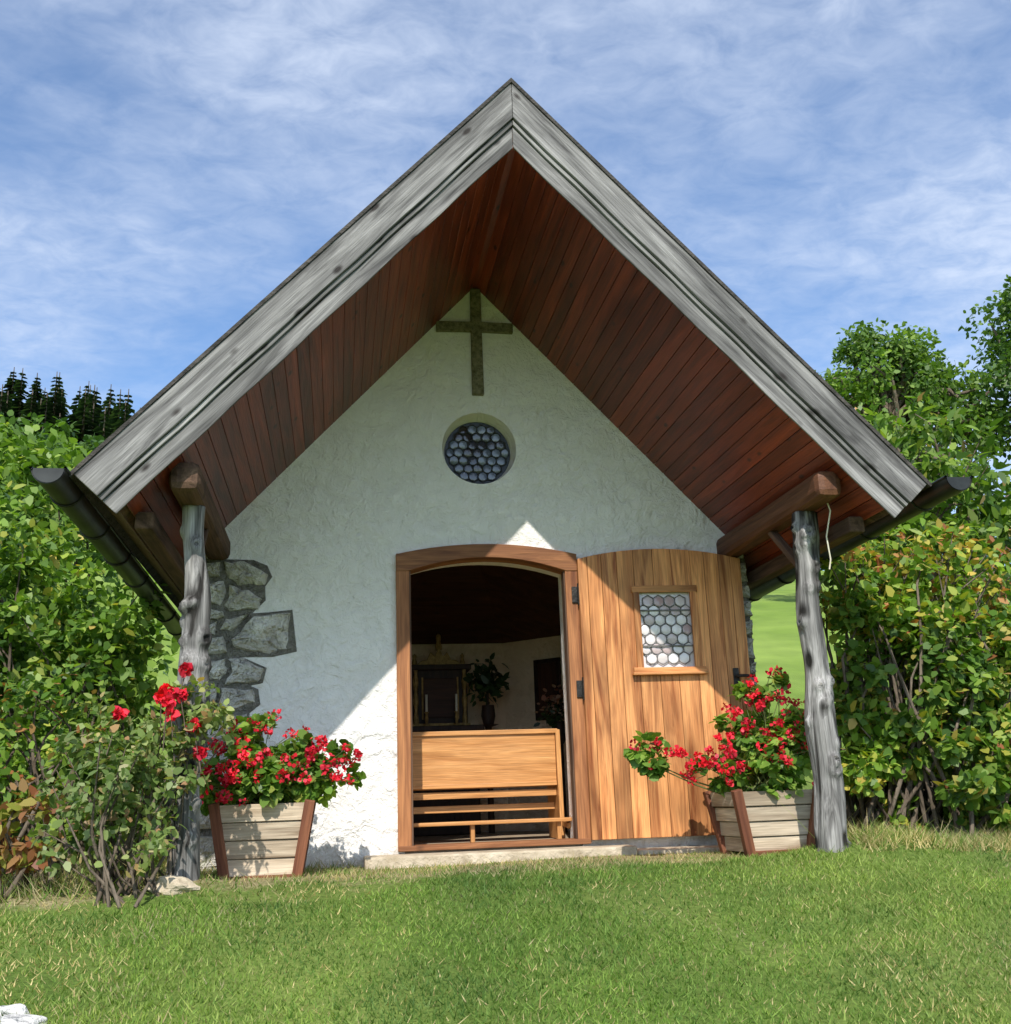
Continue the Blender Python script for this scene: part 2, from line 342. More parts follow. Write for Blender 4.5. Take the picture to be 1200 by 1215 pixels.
me = bpy.data.meshes.new("cut2"); bm.to_mesh(me); bm.free(); cut2 = link("cut2", me, None, None)
for c_ in (cut1, cut2):
    b = fw.modifiers.new("b", 'BOOLEAN'); b.object = c_; b.operation = 'DIFFERENCE'; b.solver = 'EXACT'
bpy.context.view_layer.update()
me = bpy.data.meshes.new_from_object(fw.evaluated_get(bpy.context.evaluated_depsgraph_get())); fw.modifiers.clear(); fw.data = me
for c_ in (cut1, cut2): bpy.data.objects.remove(c_)
OUT = [(-2, .4), (-2, 2.6), (-.8, 3.4), (.8, 3.4), (2, 2.6), (2, .4)]; INN = [(-1.6, .4), (-1.6, 2.0), (-.6, 3.0), (.6, 3.0), (1.6, 2.0), (1.6, .4)]
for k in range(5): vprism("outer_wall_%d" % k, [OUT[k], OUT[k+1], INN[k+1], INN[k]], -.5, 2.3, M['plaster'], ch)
for k in range(5):
    a, b = Vector((*INN[k], 0)), Vector((*INN[k+1], 0)); d = (b-a).normalized(); nn = Vector((d.y, -d.x, 0))*.004
    P = [(a+nn), (b+nn), (b+nn)+Vector((0, 0, 2.25)), (a+nn)+Vector((0, 0, 2.25))]
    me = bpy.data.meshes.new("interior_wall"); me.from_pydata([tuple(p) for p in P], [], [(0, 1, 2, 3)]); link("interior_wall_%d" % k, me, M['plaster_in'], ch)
prism("rear_gable", [(-1.75, 2.31), (1.75, 2.31), (0, 2.1+2*m_)], 3.02, 3.2, M['plaster'], ch)
vprism("floor", [(-1.58, .03), (1.58, .03), (1.58, 2.0), (.6, 2.99), (-.6, 2.99), (-1.58, 2.0)], -.12, -.005, M['tile'], ch)
cv = [(-1.6, .4, 2.4), (-1.6, 2.0, 1.8), (-.6, 3.0, 1.8), (.6, 3.0, 1.8), (1.6, 2.0, 1.8), (1.6, .4, 2.4), (0, 1.3, 2.8)]
me = bpy.data.meshes.new("ceiling"); me.from_pydata([Vector(p)*1 for p in cv], [], [(k, (k+1) % 6, 6) for k in range(6)]); link("ceiling", me, M['darkwood'], ch)
def chevron(name, ztop, zbot, s1, y0, y1, mat):
    h = (ztop-zbot)*ca
    xe, ze = s1*ca, ztop-s1*sa; xi, zi = xe-h*sa, ze-h*ca
    return prism(name, [(0, ztop), (xe, ze), (xi, zi), (0, zbot), (-xi, zi), (-xe, ze)], y0, y1, mat, ch)
chevron("roof_structure", ZT-.003, ZS+.03, 3.50, YF+.025, 3.6, M['oldbeam'])
chevron("roof_covering", ZT+.03, ZT, 3.575, YF-.035, 3.66, M['shingle'])
def rake(name, side, h0, h1, s_end, y0, y1):
    s0a, s0b = h0*m_ + .002, h1*m_ + .002
    nseg = 24; V = []; F = []
    top = [(s0a + (s_end-s0a)*k/nseg, -h0 + .0025*math.sin(k*1.9+side)) for k in range(nseg+1)]
    bot = [(s0b + (s_end-s0b)*k/nseg, -h1 + .003*math.sin(k*1.3+2*side)) for k in range(nseg+1)]
    for k in range(nseg+1):
        for zz in (y0, y1): V.append((top[k][0], top[k][1], zz)); V.append((bot[k][0], bot[k][1], zz))
    for k in range(nseg):
        a = k*4; b = a+4
        F += [(a, a+1, b+1, b), (a+2, b+2, b+3, a+3), (a, b, b+2, a+2), (a+1, a+3, b+3, b+1)]
    F += [(0, 2, 3, 1), (nseg*4, nseg*4+1, nseg*4+3, nseg*4+2)]
    me = bpy.data.meshes.new(name); me.from_pydata(V, [], F)
    bm = bmesh.new(); bm.from_mesh(me); bmesh.ops.recalc_face_normals(bm, faces=bm.faces); bm.to_mesh(me); bm.free()
    Xa = Vector((side*ca, 0, -sa)); Za = Vector((0, 1, 0)); Ya = Vector((side*sa, 0, ca))
    mw = Matrix((Xa, Ya, Za)).transposed().to_4x4(); mw.translation = (0, 0, ZT)
    return link(name, me, M['fascia'], ch, mw, bev=.004)
for sd in (-1, 1):
    rake("rake_board_top", sd, 0, .168, 3.53, YF-.026, YF+.02)
    rake("rake_board_mid", sd, .172, .196, 3.53, YF-.008, YF+.021)
    rake("rake_board_lower", sd, .200, .296, 3.53, YF+.008, YF+.022)
hs = (ZT-ZS)*ca; bw = .098; nbd = 40
for sd in (-1, 1):
    for k in range(nbd):
        s0 = hs*m_ + k*bw + .02; sc_ = s0 + bw/2
        if sc_ > 3.50: break
        hperp = hs + .006 - .012
        x = sc_*ca - hperp*sa; z = ZT - sc_*sa - hperp*ca
        plank("soffit_board", (sd*x, YF+.022, z), (sd*x, 3.55, z), bw-.003, .02, M['soffit'], ch, up=(sd*sa, 0, ca), bev=.003)
plank("ridge_batten", (0, YF+.023, ZS-.012), (0, 3.5, ZS-.012), .05, .03, M['soffit'], ch)
for sd in (-1, 1):
    plank("purlin", (sd*1.875, -1.76, 2.075), (sd*1.875, .05, 2.075), .165, .17, M['oldbeam'] if sd < 0 else M['beam'], ch, bev=.045)
    plank("eave_beam", (sd*2.10, -1.60, 1.86), (sd*2.10, 3.0, 1.86), .10, .10, M['oldbeam'], ch, bev=.01)
    plank("brace", (sd*1.87, -1.33, 1.60), (sd*1.87, -.85, 2.0), .055, .045, M['oldbeam'], ch, bev=.01)
mbh = MB(); tube(mbh, [(1.93, -1.56, 2.05), (1.95, -1.57, 1.95), (1.93, -1.52, 1.8), (1.95, -1.50, 1.66), (1.94, -1.49, 1.60)], [.005]*5, 6); mbh.build("cable", [M['wax']], True, ch)
def log_post(name, x, y, z0, z1, r0, r1, bends, seed, lean=0):
    rg = np.random.default_rng(seed); nz, nr = 130, 40; V = []; F = []
    knots = [(rg.uniform(3.2, 6.2), rg.uniform(.1, z1-z0-.1), rg.uniform(.022, .05), rg.uniform(.022, .045)) for _ in range(17)]
    for i in range(nz+1):
        t = i/nz; hh_ = (z1-z0)*t
        cx = lean*(1-t) + bends[0]*math.sin(t*3.0+.4) + bends[1]*math.sin(t*7.5+seed) + .008*math.sin(t*19+seed*2); cy = .02*math.sin(t*4+seed)
        rr = r0*(1-t) + r1*t; rr *= 1 + .07*math.sin(t*9+seed) + .06*math.sin(t*23+seed) + (.12*math.exp(-t*14))
        for j in range(nr):
            a = 2*math.pi*j/nr; r = rr*(1 + .07*math.sin(3*a+t*2) + .04*math.sin(7*a+t*11+seed) + .03*math.sin(13*a+t*5))
            for ka, kz, kh, kw in knots:
                da = (a-ka+math.pi) % (2*math.pi) - math.pi; dd = ((da*rr)**2 + (hh_-kz)**2)/kw**2
                r += kh*math.exp(-dd) - kh*1.15*math.exp(-dd*7)
            V.append((cx + r*math.cos(a), cy + r*math.sin(a), hh_))
    for i in range(nz):
        for j in range(nr): F.append((i*nr+j, i*nr+(j+1) % nr, (i+1)*nr+(j+1) % nr, (i+1)*nr+j))
    F.append(tuple(range(nz*nr, nz*nr+nr)))
    me = bpy.data.meshes.new(name); me.from_pydata(V, [], F)
    for p_ in me.polygons: p_.use_smooth = True
    return link(name, me, M['log'], ch, Matrix.Translation((x, y, z0)))
log_post("log_post", -1.85, -1.4, -.16, 1.995, .092, .060, (.016, .014), 3)
log_post("log_post", 1.88, -1.36, -.16, 1.995, .088, .068, (-.016, .010), 5, lean=-.045)
def gutter(name, x, y0, z0, y1, z1, r=.084):
    mb = MB(); nn_ = 14; ny = 30
    for ri, rr in enumerate((r, r-.005)):
        V = []
        for i in range(ny+1):
            t = i/ny
            for k in range(nn_+1):
                a = math.pi + math.pi*k/nn_; V.append((x+rr*math.cos(a), y0+(y1-y0)*t, z0+(z1-z0)*t+rr*math.sin(a)))
        w_ = nn_+1
        mb.add(V, [(i*w_+k, i*w_+k+1, (i+1)*w_+k+1, (i+1)*w_+k) for i in range(ny) for k in range(nn_)])
    for sx_ in (-1, 1): tube(mb, [(x+sx_*r, y0, z0), (x+sx_*r, y1, z1)], [.009, .009], 8)
    for t in (0, .985):
        yy = y0+(y1-y0)*t+.006; zz = z0+(z1-z0)*t
        V = [(x+r*math.cos(math.pi+math.pi*k/nn_), yy, zz+r*math.sin(math.pi+math.pi*k/nn_)) for k in range(nn_+1)]
        mb.add(V, [tuple(range(nn_+1))])
    yy = y0+.4
    while yy < y1:
        t = (yy-y0)/(y1-y0); zz = z0+(z1-z0)*t
        tube(mb, [(x+(r+.004)*math.cos(a), yy, zz+(r+.004)*math.sin(a)) for a in np.linspace(math.pi, 2*math.pi, 9)], [.008]*9, 5)
        yy += .7
    return mb.build(name, [M['gutter']], smooth=True, parent=ch)
gutter("gutter", -2.515, -2.0, 2.03, 3.66, 1.93); gutter("gutter", 2.53, -2.05, 2.03, 3.66, 1.93)

# quoin stones
def wx(px): return -1.82 + (px-268)/168.0
def wz(py): return 1.99 - (py-665)/174.0
def stone(name, poly, mat=None, d=.03, seed=0):
    rg = np.random.default_rng(seed); bm = bmesh.new(); P = []
    pc = np.mean(np.array(poly), 0)
    for k in range(len(poly)):
        a = np.array(poly[k]); b = np.array(poly[(k+1) % len(poly)])
        for t in (0, .33, .66):
            q_ = a+(b-a)*t; q_ = pc + (q_-pc)*(1 - .011/max(np.linalg.norm(q_-pc), .03)); P.append(q_ + rg.normal(0, .006, 2))
    c = np.mean(P, 0); tx, tz = rg.normal(0, .12, 2)
    rings = []
    for sc_, y in ((1.0, .01), (1.0, -d*.35), (.93, -d*.85), (.7, -d-.006), (.35, -d-.014)):
        rings.append([bm.verts.new((c[0]+(p[0]-c[0])*sc_, min(y+(rg.normal(0, .007) if sc_ < 1 else 0)+(tx*(p[0]-c[0])+tz*(p[1]-c[1]))*sc_*(y < 0), .0), c[1]+(p[1]-c[1])*sc_)) for p in P])
    n_ = len(P)
    for r0_, r1_ in zip(rings, rings[1:]):
        for k in range(n_): bm.faces.new((r0_[k], r0_[(k+1) % n_], r1_[(k+1) % n_], r1_[k]))
    bm.faces.new(rings[-1]); bmesh.ops.recalc_face_normals(bm, faces=bm.faces)
    me = bpy.data.meshes.new(name); bm.to_mesh(me); bm.free(); return link(name, me, mat or M['stone'], ch)
mort = [(232, 663), (300, 665), (316, 672), (322, 686), (314, 698), (315, 715), (300, 731), (318, 730), (346, 727), (352, 778), (325, 784), (290, 784), (318, 797), (314, 815), (300, 818), (309, 822), (312, 840), (300, 850), (304, 900), (318, 960), (300, 1040), (232, 1040)]
prism("mortar_bed", [(max(wx(a), -2.004), wz(b)) for a, b in mort], -.005, .02, M['mortar'], ch)
sts = [[(238, 668), (262, 667), (266, 686), (240, 688)], [(264, 667), (290, 666), (320, 684), (316, 697), (285, 698), (268, 687)], [(240, 692), (268, 690), (272, 706), (264, 722), (240, 718)],
 [(270, 692), (290, 701), (313, 713), (308, 727), (272, 731), (266, 722), (274, 706)],
 [(276, 764), (302, 734), (345, 730), (348, 776), (320, 781), (280, 773)], [(240, 722), (266, 727), (272, 736), (240, 740)], [(268, 738), (296, 734), (278, 755), (262, 753)], [(240, 743), (262, 741), (260, 757), (240, 757)], [(240, 761), (270, 758), (274, 780), (240, 786)],
 [(240, 790), (272, 784), (276, 800), (268, 815), (240, 810)], [(274, 784), (290, 783), (318, 798), (310, 815), (270, 817), (278, 800)], [(240, 815), (265, 820), (262, 838), (240, 845)], [(267, 820), (305, 820), (310, 838), (282, 848), (264, 842)], [(240, 850), (280, 852), (300, 850), (298, 880), (262, 888), (240, 880)],
 [(240, 886), (262, 892), (300, 885), (312, 915), (300, 935), (240, 930)], [(240, 936), (300, 940), (312, 965), (300, 985), (240, 980)], [(240, 986), (300, 990), (302, 1035), (240, 1038)]]
for k, pl in enumerate(sts): stone("quoin_stone", [(max(wx(a), -2.02), wz(b)) for a, b in pl], seed=k)
prism("mortar_bed_right", [(1.84, -.2), (2.004, -.2), (2.004, 2.0), (1.9, 2.0), (1.86, 1.5)], -.012, .02, M['mortar'], ch)
zz = -.15; k = 30
while zz < 1.95:
    h_ = rng.uniform(.1, .2); stone("quoin_stone", [(1.83+rng.uniform(0, .06), zz), (2.02, zz+.004), (2.02, zz+h_-.01), (1.84+rng.uniform(0, .05), zz+h_-.008)], seed=k); zz += h_; k += 1
prism("cross", [(-.045, 3.27), (.045, 3.27), (.042, 3.79), (.285, 3.785), (.285, 3.865), (.042, 3.87), (.04, 4.15), (-.04, 4.15), (-.042, 3.87), (-.31, 3.865), (-.31, 3.785), (-.042, 3.79)], -.035, .01, M['cross'], ch, bev=.006)

def leaded(name, parent, mw, inside, pitch, gmat, lmat, ext, lw=.0045):
    mb = MB(); r = pitch/2
    rows = int(ext/(pitch*.866))+2
    for j in range(-rows, rows+1):
        for i in range(-rows, rows+1):
            cx = i*pitch + (pitch/2 if j % 2 else 0); cz = j*pitch*.866
            if not inside(cx, cz, -r*.35): continue
            def pt(x, z):
                if inside(x, z, 0): return x, z
                for t in np.linspace(.1, 1, 10):
                    xx, zz2 = x+(cx-x)*t, z+(cz-z)*t
                    if inside(xx, zz2, 0): return xx, zz2
                return cx, cz
            n_ = 14; ring1 = []; ring2 = []
            for k in range(n_):
                a = 2*math.pi*k/n_
                x1, z1 = pt(cx+r*.90*math.cos(a), cz+r*.90*math.sin(a)); ring1.append((x1, 0, z1)); ring2.append((cx+(x1-cx)*.5, -.004, cz+(z1-cz)*.5))
            V = ring1+ring2+[(cx, -.002, cz)]
            tl = rng.normal(0, .07, 2)
            V = [(x, y+tl[0]*(x-cx)+tl[1]*(z-cz), z) for x, y, z in V]
            Fq = [(k, (k+1) % n_, n_+(k+1) % n_, n_+k) for k in range(n_)]
            mb.add(V, Fq, 0); mb.f.append((np.array([(mb.n-len(V)+n_+k, mb.n-len(V)+n_+(k+1) % n_, mb.n-1) for k in range(n_)]), 0))
            hx = [pt(cx+pitch/1.732*math.cos(math.pi/6+k*math.pi/3), cz+pitch/1.732*math.sin(math.pi/6+k*math.pi/3)) for k in range(6)]
            for k in range(6):
                a, b = hx[k], hx[(k+1) % 6]
                if (Vector(a)-Vector(b)).length > .004: tube(mb, [(a[0], -.003, a[1]), (b[0], -.003, b[1])], [lw, lw], 5, 1)
    o = mb.build(name, [gmat, lmat], smooth=True, parent=parent); o.matrix_local = mw; return o
leaded("round_window", ch, Matrix.Translation((0, .115, 2.85)), lambda x, z, e: math.hypot(x, z) < .245+e, .072, M['glass1'], M['lead'], .26, .004)
bm = bmesh.new(); bmesh.ops.create_cone(bm, cap_ends=True, segments=48, radius1=.27, radius2=.27, depth=.02, matrix=Matrix.Translation((0, .135, 2.85)) @ Matrix.Rotation(math.pi/2, 4, 'X'))
me = bpy.data.meshes.new("round_window_backing"); bm.to_mesh(me); bm.free(); link("round_window_backing", me, M['backing'], ch)

def zin(x): u = (x-.03)/.57; return 1.90 + .10*(1-min(1, u*u))
def zout(x): u = (x-.03)/.66; return 2.025 + .075*(1-min(1, u*u))
plank("door_jamb", (-.586, .03, -.01), (-.586, .03, 2.03), .092, .15, M['frame'], ch, up=(0, 1, 0))
plank("door_jamb", (.645, .03, -.01), (.645, .03, 2.025), .092, .15, M['frame'], ch, up=(0, 1, 0))
plank("door_jamb_rebate", (.602, .01, -.01), (.602, .01, 1.92), .025, .08, M['oldbeam'], ch, up=(0, 1, 0))
plank("door_jamb_rebate", (-.54, .01, -.01), (-.54, .01, 1.92), .025, .08, M['oldbeam'], ch, up=(0, 1, 0))
xs = np.linspace(-.63, .69, 17)
prism("door_head", [(x, max(zin(x), 1.90)) for x in xs] + [(x, zout(x)) for x in xs[::-1]], -.052, .11, M['frame'], ch, bev=.004)
plank("door_threshold", (-.63, .03, .005), (.69, .03, .005), .16, .035, M['frame'], ch)
for z_ in (1.72, 1.04):
    plank("door_hinge", (.665, -.052, z_-.06), (.665, -.052, z_+.06), .05, .012, M['iron'], ch, up=(0, 1, 0))
    mbh = MB(); tube(mbh, [(.69, -.07, z_-.08), (.69, -.07, z_+.08)], [.013, .013], 8); mbh.build("hinge_pin", [M['iron']], True, ch)
leaf = empty("door_leaf", ch, (.685, -.075, 0)); leaf.rotation_euler = (0, 0, R(-2.0))
def ztop(x): u = (x-.6)/.615; return 1.975 + .075*(1-u*u)
def leafboard(x0, x1, z0, z1=None):
    x0 += .0015; x1 -= .0015
    top = [(x1-(x1-x0)*k/4, (ztop(x1-(x1-x0)*k/4) if z1 is None else z1)) for k in range(5)]
    P = [(x0, z0), (x1, z0)] + top
    bm = bmesh.new(); a = [bm.verts.new((z, x, -.022)) for x, z in P]; b = [bm.verts.new((z, x, .022)) for x, z in P]; n_ = len(P)
    bm.faces.new(a); bm.faces.new(b)
    for k in range(n_): bm.faces.new((a[k], a[(k+1) % n_], b[(k+1) % n_], b[k]))
    bmesh.ops.recalc_face_normals(bm, faces=bm.faces); me = bpy.data.meshes.new("door_board"); bm.to_mesh(me); bm.free()
    mw = Matrix(((0, 1, 0, 0), (0, 0, 1, 0), (1, 0, 0, 0), (0, 0, 0, 1)))
    link("door_board", me, M['door'], leaf, mw, bev=.003)
WX0, WX1, WZ0, WZ1 = .415, .845, 1.16, 1.74
eds = [0, .07, .175, .29, WX0, .56, .70, WX1, .95, 1.06, 1.15, 1.23]
for a, b in zip(eds, eds[1:]):
    if a >= WX0-.001 and b <= WX1+.001: leafboard(a, b, .012, WZ0); leafboard(a, b, WZ1)
    else: leafboard(a, b, .012)
for (p0, p1, w_) in (((WX0-.03, -.03, WZ1+.005), (WX1+.03, -.03, WZ1+.005), .05), ((WX0-.05, -.035, WZ0-.005), (WX1+.05, -.035, WZ0-.005), .04)):
    plank("window_rail", p0, p1, w_, .03, M['door'], leaf, up=(0, 1, 0))
for x_ in (WX0+.003, WX1-.003): plank("window_stile", (x_, -.03, WZ0), (x_, -.03, WZ1), .045, .028, M['door'], leaf, up=(0, 1, 0))
plank("window_drip_sill", (WX0-.06, -.045, WZ0-.03), (WX1+.06, -.045, WZ0-.03), .05, .018, M['door'], leaf)
cx_, cz_ = (WX0+WX1)/2, (WZ0+WZ1)/2; hw, hh2 = (WX1-WX0)/2-.02, (WZ1-WZ0)/2-.02
leaded("door_window_glass", leaf, Matrix.Translation((cx_, -.006, cz_)), lambda x, z, e: abs(x) < hw+e and abs(z) < hh2+e, .080, M['glass2'], M['lead2'], .36, .0038)
plank("window_backing", (cx_, .008, WZ0), (cx_, .008, WZ1), WX1-WX0-.004, .01, M['glass2'], leaf, up=(0, 1, 0), bev=0)
for zq in (-.12, .14): plank("glazing_bar", (cx_-hw, -.016, cz_+zq), (cx_+hw, -.016, cz_+zq), .012, .006, M['lead2'], leaf, up=(0, 1, 0), bev=0)
mbh = MB(); tube(mbh, [(1.12, -.02, 1.10), (1.12, -.07, 1.10), (1.17, -.075, 1.10), (1.245, -.075, 1.095)], [.012, .011, .011, .009], 8); mbh.build("door_handle", [M['iron']], True, leaf)
plank("lock_plate", (1.12, -.026, 1.0), (1.12, -.026, 1.16), .045, .008, M['iron'], leaf, up=(0, 1, 0))
vprism("doorstep", [(-.86, -.30), (.95, -.28), (.95, -.015), (-.86, -.015)], -.18, -.028, M['step'], ch, bev=.012)
vprism("doorstep_slab", [(.955, -.30), (1.62, -.33), (1.66, -.05), (.955, -.03)], -.2, -.055, M['step'], ch, bev=.015)

# ------------------------------------------------------------------ interior furniture
pew = empty("church_pew", None, (0, .62, 0))
xl, xr = -.95, .60
plank("backrest", (xl, 0, .595), (xr, 0, .595), .36, .025, M['pine'], pew, up=(0, 1, .0))
plank("top_rail", (xl, 0, .79), (xr+.02, 0, .79), .06, .035, M['pine'], pew)
plank("lower_rail", (xl, -.006, .405), (xr, -.006, .405), .03, .03, M['pine'], pew, up=(0, 1, 0))
plank("seat", (xl, .2, .40), (xr, .2, .40), .36, .03, M['pine'], pew)
plank("seat_rail", (xl, .03, .34), (xr, .03, .34), .05, .025, M['pine'], pew, up=(0, 1, 0))
plank("stretcher", (xl, .12, .24), (xr, .12, .24), .05, .03, M['pine'], pew, up=(0, 1, 0))
plank("end_panel", (xr+.02, 0, 0), (xr+.02, 0, .80), .12, .035, M['pine'], pew, up=(1, 0, 0), w1=.06)
plank("end_panel_front", (xr+.02, .22, 0), (xr+.02, .22, .41), .36, .034, M['pine'], pew, up=(1, 0, 0))
plank("end_panel_left", (xl, .1, 0), (xl, .1, .8), .3, .035, M['pine'], pew, up=(1, 0, 0))
plank("kneeler", (xl, -.25, .145), (xr+.06, -.25, .145), .13, .025, M['pine'], pew)
for x_ in (-.08, .55, -.8): plank("kneeler_leg", (x_, -.25, 0), (x_, -.25, .135), .06, .03, M['pine'], pew, up=(1, 0, 0))
plank("kneeler_arm", (xr+.03, -.25, .10), (xr+.03, .0, .12), .04, .03, M['pine'], pew, up=(1, 0, 0))
alt = empty("altar", None, (-.12, 2.6, 0))
def abox(nm, x0, x1, y0, y1, z0, z1, mat=None, bev=.008): return vprism(nm, [(x0, y0), (x1, y0), (x1, y1), (x0, y1)], z0, z1, mat or M['altar'], alt, bev)
abox("table", -.55, .38, -.12, .3, 0, .92); abox("table_top", -.6, .43, -.17, .32, .92, .97)
abox("tabernacle", -.22, .30, .0, .25, .97, 1.50); abox("cornice", -.26, .34, -.03, .27, 1.50, 1.55, M['altar']); abox("door_panel", -.12, .2, -.012, .0, 1.05, 1.42, M['darkwood'])
abox("door_border", -.135, -.12, -.016, .0, 1.04, 1.43, M['gold'], .002); abox("door_border", .2, .215, -.016, .0, 1.04, 1.43, M['gold'], .002); abox("base_moulding", -.24, .32, -.03, .0, .97, 1.0, M['gold'], .004)
prism("pediment", [(-.2, 1.55), (.28, 1.55), (.2, 1.6), (.16, 1.60), (.12, 1.68), (.08, 1.64), (.04, 1.72), (0, 1.64), (-.04, 1.68), (-.08, 1.60), (-.12, 1.6)], .05, .12, M['gold'], alt, .006)
for x_ in (-.19, .27):
    mbh = MB(); tube(mbh, [(x_, -.01, z_) for z_ in np.linspace(.98, 1.5, 14)], [.022+.006*math.sin(k*1.4) for k in range(14)], 10); mbh.build("column", [M['gold']], True, alt)
    mbh = MB(); tube(mbh, [(x_, .1, z_) for z_ in (1.55, 1.58, 1.62, 1.65, 1.67)], [.02, .026, .014, .02, .004], 8); mbh.build("finial", [M['gold']], True, alt)
for x_ in (-.10, .18):
    mbh = MB(); tube(mbh, [(x_, -.11, z_) for z_ in (.97, .985, .99, 1.04, 1.08, 1.10)], [.035, .035, .012, .018, .01, .024], 10, 0); tube(mbh, [(x_, -.11, 1.10), (x_, -.11, 1.26), (x_, -.11, 1.262)], [.012, .012, .001], 10, 1); mbh.build("candlestick", [M['gold'], M['wax']], True, alt)
mbh = MB(); tube(mbh, [(.04, .08, z_) for z_ in (1.70, 1.74, 1.78, 1.81, 1.84, 1.86)], [.03, .035, .02, .026, .022, .005], 10); mbh.build("statuette", [M['gold']], True, alt)
dg = leafmat("dark_foliage", [(0, (.015, .03, .01)), (1, (.05, .09, .025))], trans=.1)
mb = MB(); C = rng.normal(0, .07, (260, 3))+np.array([.36, 2.5, 1.36]); leaves(mb, C, unit(C-np.array([.36, 2.5, 1.3])), .09, .5, 0)
tube(mb, [(.36, 2.5, .97), (.36, 2.5, 1.05), (.36, 2.5, 1.15)], [.05, .07, .06], 10, 1); tube(mb, [(.36, 2.5, 1.1), (.36, 2.5, 1.36)], [.01, .01], 5, 1); tube(mb, [(.36, 2.5, 0), (.36, 2.5, .95), (.36, 2.5, .97)], [.03, .03, .1], 8, 1); mb.build("potted_plant", [dg, M['altar']])
pf = empty("picture_frame", None, (.96, 2.60, 1.30)); pf.rotation_euler = (0, 0, R(-45))
for a, b in (((-.13, 0, -.28), (-.13, 0, .28)), ((.13, 0, -.28), (.13, 0, .28)), ((-.15, 0, .27), (.15, 0, .27)), ((-.15, 0, -.27), (.15, 0, -.27))): plank("frame_side", a, b, .04, .03, M['altar'], pf, up=(0, 1, 0))
plank("canvas", (0, .003, -.26), (0, .003, .26), .24, .01, M['darkwood'], pf, up=(0, 1, 0), bev=0)
pk = leafmat("pale_flower", [(0, (.35, .12, .08)), (1, (.5, .35, .25))], trans=.2)
mb = MB(); C = rng.normal(0, .07, (120, 3))+np.array([.93, 2.0, 1.1]); leaves(mb, C, unit(C-np.array([.93, 2.0, 1.0])), .05, .8, 0)
C = rng.normal(0, .07, (120, 3))+np.array([.93, 2.0, 1.02]); leaves(mb, C, unit(C-np.array([.93, 2.0, 1.0])), .07, .5, 1)
tube(mb, [(.93, 2.0, 0), (.93, 2.0, .75), (.93, 2.0, .8), (.93, 2.0, .95)], [.03, .03, .07, .05], 10, 2); mb.build("flower_stand", [pk, dg, M['altar']])

# ------------------------------------------------------------------ planters
def planter(x0, x1, b0, b1, yf, yb, zt, zb_, rot=0):
    o = empty("wooden_planter"); cx = (x0+x1)/2; cy = (yf+yb)/2; o.location = (cx, cy, 0); o.rotation_euler = (0, 0, rot)
    hw, hd = (x1-x0)/2, (yb-yf)/2; bw_, bd = (b1-b0)/2, (yb-yf)/2*.8
    ns = 4
    for k in range(ns):
        t0, t1 = k/ns, (k+1)/ns; tm = (t0+t1)/2; z = zb_ + .03 + (zt-zb_-.03)*tm; hgt = (zt-zb_-.03)/ns - .004
        w_, d_ = bw_+(hw-bw_)*tm - .02, bd+(hd-bd)*tm - .02
        for sy in (-1, 1): plank("slat", (-w_, sy*d_, z), (w_, sy*d_, z), .018, hgt, M['slat'], o)
        for sx_ in (-1, 1): plank("slat_side", (sx_*w_, -d_, z), (sx_*w_, d_, z), .018, hgt, M['slat'], o)
    for sx_ in (-1, 1):
        for sy in (-1, 1):
            plank("corner_post", (sx_*(bw_-.015), sy*(bd-.002), zb_), (sx_*(hw-.015), sy*(hd-.002), zt+.01), .06, .05, M['slatpost'], o, up=(0, 1, 0))
    for sy in (-1, 1): plank("bottom_rail", (-bw_, sy*bd, zb_+.02), (bw_, sy*bd, zb_+.02), .03, .04, M['slatpost'], o)
    vprism("soil", [(-hw+.03, -hd+.03), (hw-.03, -hd+.03), (hw-.03, hd-.03), (-hw+.03, hd-.03)], zt-.1, zt-.05, M['soil'], o)
    return cx, cy
pl1 = planter(-1.76, -1.18, -1.68, -1.25, -.94, -.47, .33, -.11)
pl2 = planter(1.40, 1.99, 1.47, 1.90, -.92, -.45, .30, -.10, R(3))
gl = leafmat("geranium_leaf", [(0, (.07, .16, .02)), (.5, (.15, .28, .04)), (.9, (.26, .38, .07)), (1, (.36, .38, .08))], trans=.35, clump=4)
gp = leafmat("geranium_petal", [(0, (.5, .008, .02)), (.5, (.75, .015, .04)), (1, (.85, .05, .10))], trans=.25, clump=6, rough=.5)
def geranium(cx, cy, zbase, blobs, nleaf, nfl, flblobs=None):
    mb = MB(); P, o, CC = clumpcloud(blobs, 75, nleaf, .07, .2); leaves(mb, P, o, .052, 1.0, 1, upb=1.0, jit=.6, fold=.2)
    for e in CC[:50]:
        s_ = np.array([cx+rng.uniform(-.2, .2), cy+rng.uniform(-.1, .1), zbase]); tube(mb, [s_, (s_+e)/2+rng.normal(0, .02, 3), e], [.007, .005, .003], 5, 0)
    B = np.array(flblobs or blobs, float); vol = (B[:, 3]*B[:, 4]*B[:, 5])**.55; pr = vol/vol.sum()
    for k in range(nfl):
        b = B[rng.choice(len(B), p=pr)]; d = unit(rng.normal(0, 1, (1, 3)))[0]; d[2] = abs(d[2])*.9+.0 if rng.random() < .75 else d[2]; d[1] -= .35; d /= np.linalg.norm(d)
        c_ = b[:3] + d*b[3:6]*rng.uniform(.85, 1.3); rr = rng.uniform(.010, .028); npet = int(rng.uniform(10, 28))
        dd = unit(rng.normal(0, 1, (npet, 3))); leaves(mb, c_+dd*rr, dd, .021, 1.1, 2, upb=.1, jit=.5, fold=.1)
        tube(mb, [b[:3]*.6+c_*.4, c_-(0, 0, .01)], [.003, .0025], 4, 0)
    return mb.build("geranium_plant", [M['stem'], gl, gp])
